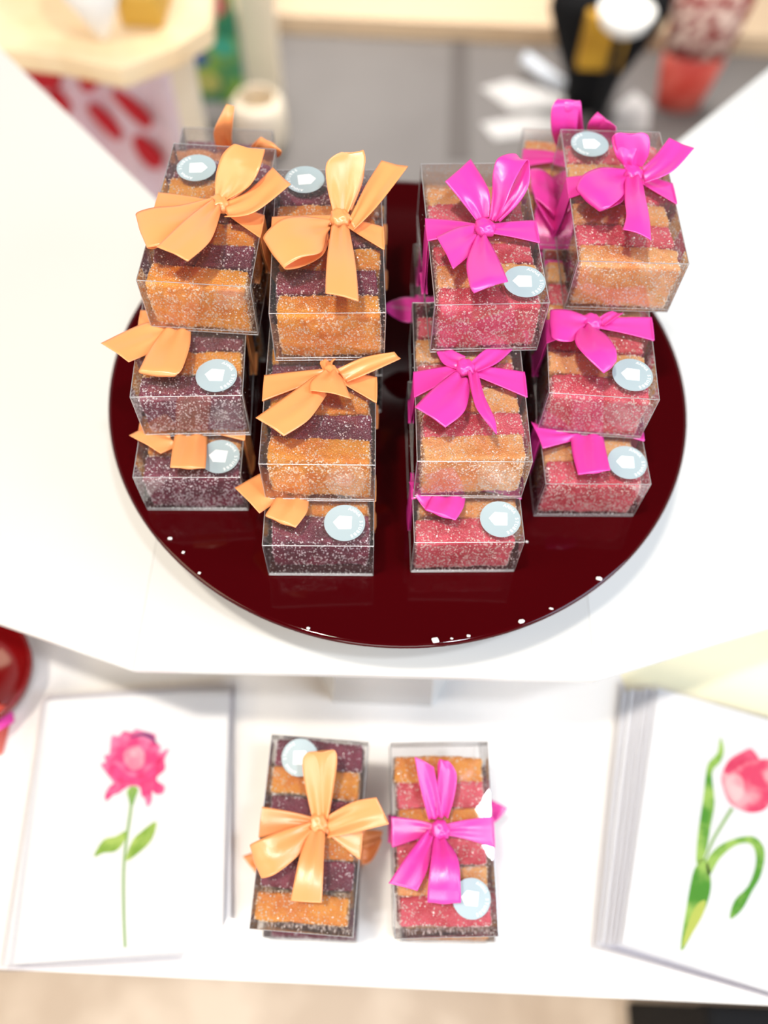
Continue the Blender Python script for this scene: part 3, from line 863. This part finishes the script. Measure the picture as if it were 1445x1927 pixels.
front = [
    dict(label='clear jelly box with peach bow on the white table, upper of two', where='the upper orange-bow box on the table', pos=(-3.85, -26.5, -12.6), yaw=-1.9, pitch=-10, color='orange', bars=[A_, P_, A_, P_, A_, P_], group=G2, crop=5, vs=[1.1, 2.8, 4.4, 6.0, 7.6, 9.1],
         knot=(440, 525), bl=(160, 520), br=(688, 630), stick=(345, 182, 185), strips=[
             ('loop', [(408, 490, 490, 500, .5), (372, 330, 520, 330, 1.4), (360, 195, 540, 180, 2.1), (400, 155, 520, 143, 2.3), (400, 220, 540, 210, 1.8), (450, 480, 500, 470, .4)]),
             ('tail', [(485, 490, 492, 602, .5), (620, 415, 640, 572, 1.0), (745, 390, 812, 530, 1.3)]),
             ('loop', [(400, 515, 395, 585, .5), (270, 558, 340, 690, 1.1), (150, 605, 220, 790, 1.4), (85, 640, 145, 812, 1.1), (150, 640, 210, 780, .6), (390, 540, 390, 590, .3)]),
             ('tail', [(395, 560, 478, 570, .5), (345, 700, 470, 720, 1.2), (318, 820, 466, 830, 1.4), (296, 932, 460, 943, 1.4)])]),
    dict(label='clear jelly box with pink bow on the white table, upper of two', where='the upper pink-bow box on the table', pos=(3.82, -26.4, -12.6), yaw=3.5, pitch=-10, color='pink', bars=[R_, C_, R_, A_, R_, A_], group=G2, crop=5, vs=[1.2, 2.7, 4.2, 5.7, 7.2, 8.5],
         knot=(1078, 560), bl=(818, 570), br=(1340, 570), stick=(1243, 920, -8), strips=[
             ('tail', [(1020, 510, 1092, 495, .5), (975, 340, 1065, 330, 1.3), (944, 178, 1045, 232, 2.0)]),
             ('loop', [(1060, 500, 1118, 495, .5), (1062, 330, 1150, 400, 1.3), (1075, 240, 1165, 270, 1.9), (1080, 190, 1120, 200, 2.1), (1065, 240, 1165, 300, 1.6), (1080, 480, 1120, 480, .4)]),
             ('tail', [(1010, 560, 1045, 610, .5), (910, 690, 1015, 760, 1.1), (808, 840, 960, 880, 1.4)]),
             ('loop', [(1045, 600, 1120, 620, .5), (1030, 720, 1172, 710, 1.4), (1015, 850, 1185, 840, 1.6), (1012, 938, 1187, 940, 1.3), (1020, 850, 1180, 850, .9), (1060, 640, 1120, 640, .3)])]),
    dict(label='clear jelly box on the white table, under the peach-bowed box', where='the lower orange-bow box on the table', pos=(-3.7, -27.2, TZ + .02), yaw=0, color='orange', bars=PA, group=G2, crop=5, noknot=True, knot=(430, 640, .06), strips=[
        ('tail', [(200, 640, 240, 800, .1), (45, 700, 125, 802, .4)]),
        ('loop', [(560, 560, 580, 680, .1), (700, 560, 720, 640, .5), (780, 570, 770, 620, .5), (700, 600, 700, 740, -.5), (560, 600, 580, 700, .05)])]),
    dict(label='clear jelly box on the white table, under the pink-bowed box', where='the lower pink-bow box on the table', pos=(4.4, -26.95, TZ + .02), yaw=1, color='pink', bars=CR_, group=G2, crop=5, noknot=True, knot=(1080, 600, .06), strips=[
        ('tail', [(1150, 420, 1150, 580, .1), (1300, 395, 1350, 530, .5), (1335, 400, 1432, 446, .8)])]),
]
for sp in boxes + rear + front:
    gift_box(sp)

# small white specks on the plate and along its rim
for i, (px, py, r_) in enumerate([(320, 1014, .16), (345, 1040, .13), (368, 1086, .12), (991, 1020, .12), (1130, 1093, .2), (1038, 1148, .16), (982, 1172, .2), (820, 1213, .3), (852, 1213, .12), (884, 1207, .14), (575, 1197, .14)]):
    rr = random.Random(i)
    p = at(px, py, .03)
    d2 = Vector((p.x - PC[0], p.y - PC[1]))
    if d2.length > PR - .3:
        d2 *= (PR - .3) / d2.length; p.x, p.y = PC[0] + d2.x, PC[1] + d2.y
    vs, fs = crystals([Vector((p.x, p.y, .06 + r_ * .25))], rr, r_ * .9, r_)
    vs = [(p.x + (v[0] - p.x) * 1.3, p.y + (v[1] - p.y), max(0.03, v[2] * .7)) for v in vs]
    o = obj('sugar_crumb', vs, fs, M['sugar'])
    md = o.modifiers.new('bevel', 'BEVEL'); md.width = r_ * .2 * S; md.segments = 2
    tag(o, 'small white crumb lying on the burgundy plate', 'crumb', 'white specks on the plate')

# ------------------------------------------------------------------ greeting cards
def packet(corner_px, z, ang, w, l, label, group, art=None):
    """cellophane-wrapped card; corner_px = picture position of its top left corner"""
    c = at(*corner_px, z)
    root = empty('greeting_card_packet', (c.x, c.y, z - .3), (0, 0, R(ang)))
    tag(root, label, 'greeting card', group)
    m = MB(); m.box((.15, -l + .15, .02), (w - .15, -.15, .12)); m.build('envelope', M['envelope'], root, bevel=.02)
    m = MB(); m.box((.1, -l + .1, .125), (w - .2, -.2, .2)); m.build('card', M['card'], root, bevel=.01)
    # sleeve: pillow of cellophane with crimped borders
    vs = []; fs = []; nx, ny = 10, 14
    for s in (1, 0):
        for j in range(ny + 1):
            for i in range(nx + 1):
                u, v = i / nx, j / ny
                e = min(1, min(u, 1 - u) * 9) * min(1, min(v, 1 - v) * 9)
                zz = .215 + (.03 + .015 * math.sin(i * 1.7 + j * 1.1)) * e if s else .005 + .10 * (1 - e) * .5
                vs.append((-.25 + (w + .4) * u, .25 - (l + .5) * v, zz))
    nn = (nx + 1) * (ny + 1)
    for s in (0, 1):
        for j in range(ny):
            for i in range(nx):
                k = s * nn + j * (nx + 1) + i
                q = (k, k + 1, k + nx + 2, k + nx + 1)
                fs.append(q if s else q[::-1])
    obj('cellophane_sleeve', vs, fs, M['sleeve'], root, True)
    if art:
        inv = (Matrix.Translation(Vector((c.x, c.y, 0))) @ Matrix.Rotation(R(ang), 4, 'Z')).inverted()
        for pname, mt, (ox, oy, s), pts in art:
            q = []
            for (x, y) in pts:
                p = at(ox + x / s, oy + y / s, z - .09)
                p = inv @ Vector((p.x, p.y, 0)); q.append(p)
            if pname.startswith('stem'):
                A = []; B = []
                wd_ = .09
                for i in range(len(q)):
                    t = (q[min(i + 1, len(q) - 1)] - q[max(i - 1, 0)]).normalized()
                    n = Vector((-t.y, t.x, 0)) * wd_ * (1 - .35 * i / len(q))
                    A.append(q[i] + n + Vector((0, 0, .204))); B.append(q[i] - n + Vector((0, 0, .204)))
                strip(pname, A, B, mt, root, wn=2, crown=0, thick=.006)
            else:
                # smooth outline
                n = len(q); poly = []
                for i in range(n):
                    P = [q[(i - 1) % n], q[i], q[(i + 1) % n], q[(i + 2) % n]]
                    for f in (0, .33, .66):
                        pt = 0.5 * ((2 * P[1]) + (P[2] - P[0]) * f + (2 * P[0] - 5 * P[1] + 4 * P[2] - P[3]) * f * f + (3 * P[1] - P[0] - 3 * P[2] + P[3]) * f ** 3)
                        poly.append((pt.x, pt.y))
                lay = {'petal': .203, 'leaf': .2025, 'shade': .206, 'light': .2065}.get(pname.split('_')[-1], .203)
                m = MB(); m.prism(poly, lay - .004, lay + .002)
                m.build(pname, mt, root)
    return root


CA = (0, 1150, 2.57); CB = (1045, 1150, 2.48)
M['rose_dark'] = noise_mix(mat('rose_dark_paint', (0.8, 0.03, 0.15), 0.7), (0.78, 0.02, 0.18), (0.88, 0.09, 0.33), 120)
M['rose_pale'] = noise_mix(mat('rose_pale_paint', (0.95, 0.4, 0.5), 0.7), (0.95, 0.30, 0.44), (0.97, 0.55, 0.62), 120)
rose = [
    ('stem_paint', M['stem_paint'], CA, [(640, 850), (632, 960), (612, 1100), (598, 1250), (598, 1450), (605, 1625)]),
    ('calyx_leaf', M['tulip_leaf'], CA, [(615, 870), (640, 845), (668, 860), (655, 900), (636, 950), (622, 905)]),
    ('painted_leaf', M['rose_leaf'], CA, [(455, 1185), (500, 1108), (560, 1090), (612, 1062), (602, 1110), (560, 1160), (500, 1168)]),
    ('painted_leaf', M['rose_leaf'], CA, [(755, 1018), (735, 1100), (680, 1160), (608, 1207), (640, 1112), (690, 1062)]),
    ('painted_petal', M['rose_paint'], CA, [(535, 640), (542, 602), (575, 606), (600, 580), (640, 588), (655, 570), (700, 582), (752, 598), (750, 630), (778, 655), (772, 685), (818, 665), (795, 715), (798, 765), (760, 800), (762, 825), (795, 845), (788, 880), (755, 885), (735, 870), (732, 920), (712, 945), (700, 905), (685, 892), (676, 852), (640, 845), (602, 858), (575, 880), (548, 888), (515, 918), (508, 890), (528, 850), (550, 832), (532, 805), (498, 760), (490, 738), (512, 730), (505, 700), (530, 690)]),
    ('painted_shade', M['rose_dark'], CA, [(520, 760), (560, 740), (600, 780), (650, 800), (720, 770), (780, 700), (760, 790), (700, 840), (620, 835), (560, 820)]),
    ('painted_light', M['rose_pale'], CA, [(600, 680), (660, 650), (700, 690), (690, 750), (640, 770), (605, 730)]),
    ('painted_shade', M['violet_paint'], CA, [(622, 612), (680, 590), (735, 598), (762, 650), (735, 625), (690, 605)]),
]
M['tulip_dark'] = noise_mix(mat('tulip_dark_paint', (0.8, 0.05, 0.15), 0.7), (0.78, 0.03, 0.13), (0.9, 0.15, 0.28), 60)
M['tulip_pale'] = noise_mix(mat('tulip_pale_paint', (0.98, 0.5, 0.55), 0.7), (0.96, 0.42, 0.48), (0.99, 0.68, 0.68), 60)
M['leaf_yellow'] = mat('yellow_green_paint', (0.62, 0.68, 0.14), 0.7)
tulip = [
    ('stem_paint', M['stem_paint'], CB, [(825, 920), (775, 1000), (730, 1080), (695, 1170)]),
    ('painted_leaf', M['tulip_leaf'], CB, [(770, 590), (786, 650), (768, 705), (730, 755), (742, 890), (722, 1010), (700, 1130), (660, 1180), (665, 1050), (690, 880), (706, 740), (722, 700), (758, 660)]),
    ('painted_leaf', M['tulip_leaf'], CB, [(700, 1150), (722, 1230), (722, 1310), (690, 1410), (640, 1500), (585, 1585), (610, 1400), (640, 1235), (665, 1180)]),
    ('painted_leaf', M['tulip_leaf'], CB, [(708, 1165), (760, 1100), (840, 1062), (920, 1052), (965, 1090), (976, 1150), (955, 1240), (915, 1310), (872, 1390), (815, 1436), (838, 1350), (900, 1285), (935, 1190), (932, 1115), (900, 1082), (835, 1095), (765, 1155), (718, 1235)]),
    ('painted_shade', M['leaf_yellow'], CB, [(700, 1350), (690, 1410), (640, 1500), (592, 1570), (620, 1450), (660, 1370)]),
    ('painted_petal', M['tulip_paint'], CB, [(775, 770), (812, 695), (870, 658), (915, 642), (945, 690), (1005, 695), (1035, 760), (1020, 860), (980, 922), (920, 940), (860, 925), (815, 895), (788, 840)]),
    ('painted_shade', M['tulip_dark'], CB, [(785, 745), (815, 695), (870, 660), (915, 645), (950, 695), (900, 700), (850, 730), (810, 760)]),
    ('painted_light', M['tulip_pale'], CB, [(795, 790), (850, 760), (880, 800), (870, 870), (830, 890), (800, 850)]),
]
# left pile: five packets, the rose on top
for i in range(5):
    top = i == 4
    z = -18 + .02 + .3 * (i + 1)
    dx = [10, -3, 6, -6, 0][i]; dy = [4, 8, -2, 3, 0][i]
    packet((88 + dx, 1312 + dy), z, [6.5, 4.0, 7.5, 5.0, 6.0][i], 12.6, 16.3,
           'wrapped card painted with a pink rose, topmost of the left pile' if top else 'wrapped white card lying under the rose card in the left pile',
           None if top else 'cards under the rose card', rose if top else None)
for i in range(6):
    top = i == 5
    z = -18 + .02 + .3 * (i + 1)
    dx = [-66, -52, -36, -24, -12, 0][i]
    packet((1236 + dx, 1288 + [6, 2, 4, 0, 3, 0][i]), z, -14.3 + [3.0, 2.2, 1.6, 1.2, .6, 0][i], 12.9, 16.9,
           'wrapped card painted with a pink tulip, topmost of the right pile' if top else 'wrapped card lying under the tulip card in the right pile',
           None if top else 'cards under the tulip card', tulip if top else None)

# pale yellow sheet behind the right pile
pts = [at(1165, 1262, TZ), at(1480, 1150, TZ), at(1560, 1300, TZ), at(1500, 1420, TZ), at(1190, 1330, TZ)]
m = MB(); m.prism([(p.x, p.y) for p in pts], TZ, TZ + .04)
tag(m.build('yellow_sheet', M['yellow_flat']), 'pale yellow sheet behind the tulip cards on the white table', 'paper')

# red bowl cut by the left edge
c = at(-62, 1262, -15)
m = MB(); m.lathe([(.01, .3), (2.4, .35), (3.4, 1.2), (4.0, 2.9), (4.15, 3.3), (4.3, 3.25), (4.1, 2.2), (3.4, .7), (2.2, .0), (.01, 0)], 64)
o = m.build('red_bowl', M['bowl'], smooth=True); o.location = (c.x * S, c.y * S, TZ * S)
tag(o, 'dark red glazed bowl at the left edge, half under the stand', 'bowl')
# pink-ribboned parcel in front of it
c = at(-32, 1368, -16.5)
b = empty('small_pink_parcel', (c.x, c.y, TZ)); tag(b, 'small pink-red wrapped parcel in front of the red bowl at the left edge', 'parcel')
m = MB(); m.box((-1.6, -1.6, 0), (1.2, 1.6, 1.6)); m.build('wrapping', M['coral'], b, bevel=.25, seg=3)
strip('ribbon_tail', [Vector((.6, -.6, 1.7)), Vector((1.3, -.3, 1.9)), Vector((1.9, .5, 1.3))], [Vector((.6, .6, 1.7)), Vector((1.2, .9, 1.9)), Vector((1.5, 1.4, 1.3))], M['pink'], b)

# ------------------------------------------------------------------ blurred shop behind
def quadbox(name, pts, z0, z1, mt, parent=None, bevel=0.3, zat=None):
    q = [at(px, py, zat if zat is not None else z1) for px, py in pts]
    m = MB(); m.prism([(p.x, p.y) for p in q], z0, z1)
    return m.build(name, mt, parent, bevel=bevel)


# pine table at the upper left
sh = empty('pine_table', (0, 0, -93)); tag(sh, 'pale pine table with cut corner at the upper left', 'table')


def up(o, parent=sh, dz=93):
    o.parent = parent; o.location = (0, 0, dz * S); return o


up(quadbox('tabletop', [(-250, -120), (405, -120), (398, 45), (330, 88), (225, 128), (110, 104), (-250, 60)], -31, -28, M['pine']))
for px, py in ((330, 60), (-150, 20)):
    p = at(px, py, -31); m = MB(); m.box((p.x - 1.6, p.y - 1.6, -93), (p.x + 1.6, p.y + 1.6, -31)); up(m.build('leg', M['pine_light']))
# white paper cone on it
p = at(197, 76, -28)
m = MB(); m.lathe([(0.2, -28), (1.0, -27), (9.5, -10), (9.2, -10), (.9, -26.6), (.1, -27.6)], 40, (p.x, p.y))
tag(m.build('paper_cone', M['paper'], smooth=True), 'white paper cone standing point down on the pine table', 'paper cone')
p = at(266, 52, -28); m = MB(); m.box((p.x - 2.6, p.y, -28), (p.x + 3, p.y + 9, -24))
tag(m.build('ochre_block', M['gold'], bevel=.2), 'ochre block beside the white cone on the pine table', 'box')

# strawberry cloth hanging below the pine table
cl = empty('strawberry_cloth', (0, 0, -93)); tag(cl, 'pale pink cloth with red strawberries hanging under the pine table', 'cloth')
tl = at(-60, 60, -40); tr = at(345, 100, -40)
yb = tl.y
nx, ny = 60, 40
vs = []; fs = []
pA, pB = Vector((tl.x, tl.y)), Vector((tr.x, tr.y))
for j in range(ny + 1):
    for i in range(nx + 1):
        u, v = i / nx, j / ny
        q = pA.lerp(pB, u)
        fold = 1.3 * math.sin(u * 26 + v * .8) * (.4 + .6 * v)
        vs.append((q.x, q.y + fold - 2 * v, -33 - 56 * v))
for j in range(ny):
    for i in range(nx):
        k = j * (nx + 1) + i; fs.append((k, k + 1, k + nx + 2, k + nx + 1))
mc = noise_mix(mat('pink_cloth', (0.9, 0.75, 0.85), .8), (0.92, 0.80, 0.92), (0.85, 0.55, 0.62), 3)
o = obj('hanging_fabric', vs, fs, mc, None, True); up(o, cl)
md = o.modifiers.new('solidify', 'SOLIDIFY'); md.thickness = .3 * S
def on_cloth(px, py):
    D = AX + (px - W / 2) / FPX * RT - (py - H / 2) / FPX * UP
    e = (pB - pA); nrm = Vector((e.y, -e.x, 0)).normalized()
    if nrm.y > 0: nrm = -nrm
    t = (Vector((pA.x, pA.y, 0)) - CAMP).dot(nrm) / D.dot(nrm)
    return CAMP + D * t, nrm, Vector((e.x, e.y, 0)).normalized()
for px, py, rw, rh, rot in ((82, 122, 36, 24, .1), (118, 178, 17, 18, -.4), (255, 190, 13, 34, -.7), (283, 272, 18, 27, -.5), (205, 215, 12, 30, -.6), (172, 140, 16, 12, -.5), (40, 60, 20, 20, 0)):
    c, nrm, ex = on_cloth(px, py)
    k = (c - CAMP).dot(AX) / FPX
    m_v = []; m_f = []
    n = 20
    for s_ in (1.0, 2.2):
        for i in range(n):
            t = 2 * math.pi * i / n
            x = rw * k * math.cos(t) * (1 - .25 * math.sin(t)); y = rh * k * math.sin(t) * 1.3; rt = -rot
            x, y = x * math.cos(rt) - y * math.sin(rt), x * math.sin(rt) + y * math.cos(rt)
            q = c + ex * x + Vector((0, 0, 1)) * y + nrm * (s_ * 1.2)
            m_v.append(q)
    m_f.append(tuple(range(n))); m_f.append(tuple(range(n, 2 * n))[::-1])
    for i in range(n): m_f.append((i, (i + 1) % n, n + (i + 1) % n, n + i))
    ms = M.get('berry') or mat('berry_red', (0.62, 0.015, 0.03), .7); M['berry'] = ms
    o = obj('strawberry_print', m_v, m_f, ms); up(o, cl)

# cream posts
for (px, w_, pt, lab) in ((335, 3.2, 120, 'left'), (470, 4.2, 0, 'right')):
    p = at(px + 12, 300, -93) if lab == 'left' else at(px + 30, 175, -93)
    m = MB(); m.box((p.x - w_, p.y - 2, -93), (p.x + w_, p.y + 2, -20 if lab == 'right' else -34))
    tag(m.build('wooden_post', M['pine_light'], bevel=.3), 'cream wooden post %s' % ('just right of the strawberry cloth' if lab == 'left' else 'right of the green and blue picture'), 'post')

# green and blue picture leaning at the back
p0 = ray_at_y(362, 190, 152); p1 = ray_at_y(462, 190, 152); p2 = ray_at_y(362, -20, 152)
pic = empty('leaning_picture', (p0.x, 152, p0.z)); tag(pic, 'picture in greens and blues leaning between the cream posts', 'picture')
ww = (p1.x - p0.x); hh = (p2.z - p0.z)
m = MB(); m.box((0, 0, 0), (ww, 2, hh)); 
pm = noise_mix(mat('painted_greens', (0.1, .3, .1), .6), (0.02, 0.20, 0.10), (0.25, 0.42, 0.06), 9, .45, .55); m.build('canvas', pm, pic)
for x0, x1, z0, z1, cc in ((.05, .45, .35, .5, (0.05, .12, .30)), (.5, .95, .45, .62, (0.05, .38, .25)), (.1, .6, .1, .3, (.45, .45, .12)), (.5, .9, .8, 1.0, (.6, .15, .15)), (.0, .5, .62, .8, (.35, .2, .15))):
    m = MB(); n = 14
    m.prism([(0, 0)] * 0 or [((x0 + x1) / 2 * ww + (x1 - x0) / 2 * ww * math.cos(6.283 * i / n), 0) for i in range(n)], 0, 0)
    vs = []
    for yy in (-.2, -.5):
        for i in range(n):
            vs.append(((x0 + x1) / 2 * ww + (x1 - x0) / 2 * ww * math.cos(6.283 * i / n), yy, ((z0 + z1) / 2 + (z1 - z0) / 2 * math.sin(6.283 * i / n)) * hh))
    fs = [tuple(range(n)), tuple(range(n, 2 * n))[::-1]] + [(i, (i + 1) % n, n + (i + 1) % n, n + i) for i in range(n)]
    obj('paint_patch', vs, fs, mat('paint_patch', cc, .6), pic)

# rounded cream basket on the floor at the picture's foot
p = at(488, 225, -86)
m = MB(); m.lathe([(.01, -93), (5, -93), (6.4, -89), (6.0, -82), (4.4, -80), (4.1, -80.4), (5.4, -83), (5.6, -88), (4.4, -92), (.01, -92)], 40, (p.x, p.y))
tag(m.build('cream_basket', M['pine_light'], smooth=True), 'rounded cream basket on the grey floor by the cream post', 'basket')

# black bag with mustard panel, floral/coral bucket, white bowl, rail, papers
def bucket(name, rings, mt, parent=None, cx=0, cy=0, sy=.6, n=32):
    """rings: (z, half width) stacked oval sections"""
    v = []; f = []
    for z, r_ in rings:
        for i in range(n):
            t = 2 * math.pi * i / n
            v.append((cx + r_ * math.cos(t) * (1 + .03 * math.sin(5 * t)), cy + r_ * sy * math.sin(t), z))
    for k in range(len(rings) - 1):
        for i in range(n):
            j = (i + 1) % n; f.append((k * n + i, k * n + j, (k + 1) * n + j, (k + 1) * n + i))
    f.append(tuple(range(n))[::-1]); f.append(tuple(range((len(rings) - 1) * n, len(rings) * n)))
    return obj(name, v, f, mt, parent, True)


p = at(1135, 228, -93); Y = p.y + 5
def zx(px, py, y):
    q = ray_at_y(px, py, y); return q
b = empty('black_tote_bag', (p.x, Y, -93)); tag(b, 'tall black bag with a mustard panel standing on the grey floor', 'bag')
ztop = zx(1100, -30, Y).z + 93
zm = zx(1140, 118, Y - 6).z + 93; zm2 = zx(1140, 15, Y - 6).z + 93
hwid = (zx(1180, 60, Y).x - zx(1000, 60, Y).x) / 2
cxx = (zx(1180, 60, Y).x + zx(1000, 60, Y).x) / 2 - p.x
bucket('bag_body', [(0, hwid * .5), (zm * .5, hwid * .6), (zm, hwid * .95), (ztop * .8, hwid * 1.25), (ztop, hwid * 1.2)], M['black'], b, cxx * .4, 0, .45)
m = MB(); x0 = zx(1095, 60, Y - 6).x - p.x; x1 = zx(1178, 60, Y - 6).x - p.x
m.box((x0, -9.5, zm), (x1, -6, zm2)); m.build('mustard_panel', M['mustard'], b, bevel=.5)

p = at(1280, 228, -93); Y2 = p.y + 6
b = empty('coral_floral_bag', (p.x, Y2, -93)); tag(b, 'coral bag with a speckled floral upper part, right of the black bag', 'bag')
zc = zx(1280, 120, Y2 - 5).z + 93; zt = zx(1280, -40, Y2).z + 93
hw2 = (zx(1340, 120, Y2).x - zx(1222, 120, Y2).x) / 2
bucket('lower_bag', [(0, hw2 * .72), (zc * .5, hw2 * .9), (zc, hw2 * 1.02)], M['coral'], b, 0, 0, .5)
bucket('floral_upper', [(zc, hw2 * 1.03), ((zc + zt) / 2, hw2 * 1.15), (zt, hw2 * 1.25)], M['floral'], b, 0, 0, .5)

# white rounded bowl at the top, held on the black bag's shelf
q = zx(1185, 0, Y2 - 30)
m = MB(); hq = 8.5
m.lathe([(.01, 0), (3, .1), (4.6, 1.4), (5.6, 4.4), (5.3, 4.4), (4.2, 1.7), (.01, .8)], 40)
o = m.build('white_bowl', M['paper'], smooth=True)
o.location = (q.x * S, q.y * S, (q.z - 6) * S)
wb = o; tag(o, 'round white bowl in front of the black and floral bags', 'bowl')
m = MB(); m.lathe([(.01, -93), (7, -93), (7, -92), (1.1, -91), (1.1, q.z - 6), (.01, q.z - 6)], 24, (q.x, q.y))
tag(m.build('black_pedestal', M['black'], smooth=False), 'slim black pedestal carrying the round white bowl', 'pedestal')

# pale metal rail leaning on the floor left of the black bag
a, b_ = at(985, 108, -88), at(1062, 165, -91.5)
m = MB(); m.tube(a, b_, 1.7, 12)
tag(m.build('metal_rail', M['steel'], smooth=True), 'short pale blue metal rail lying by the black bag', 'rail')
for pts, lab in (([(905, 165), (960, 150), (1065, 178), (1060, 200), (960, 205)], 'white paper sheet on the grey floor, nearer the metal rail'),
                 ([(905, 232), (1000, 215), (1080, 222), (1070, 245), (930, 262)], 'white paper sheet on the grey floor, just behind the jelly boxes'),
                 ([(1160, 200), (1195, 172), (1225, 200), (1220, 245), (1150, 245)], 'white paper sheet on the floor between the black and coral bags')):
    o = quadbox('paper_sheet', pts, -93, -92.6, M['grey_paper'], bevel=0)
    tag(o, lab, 'paper')
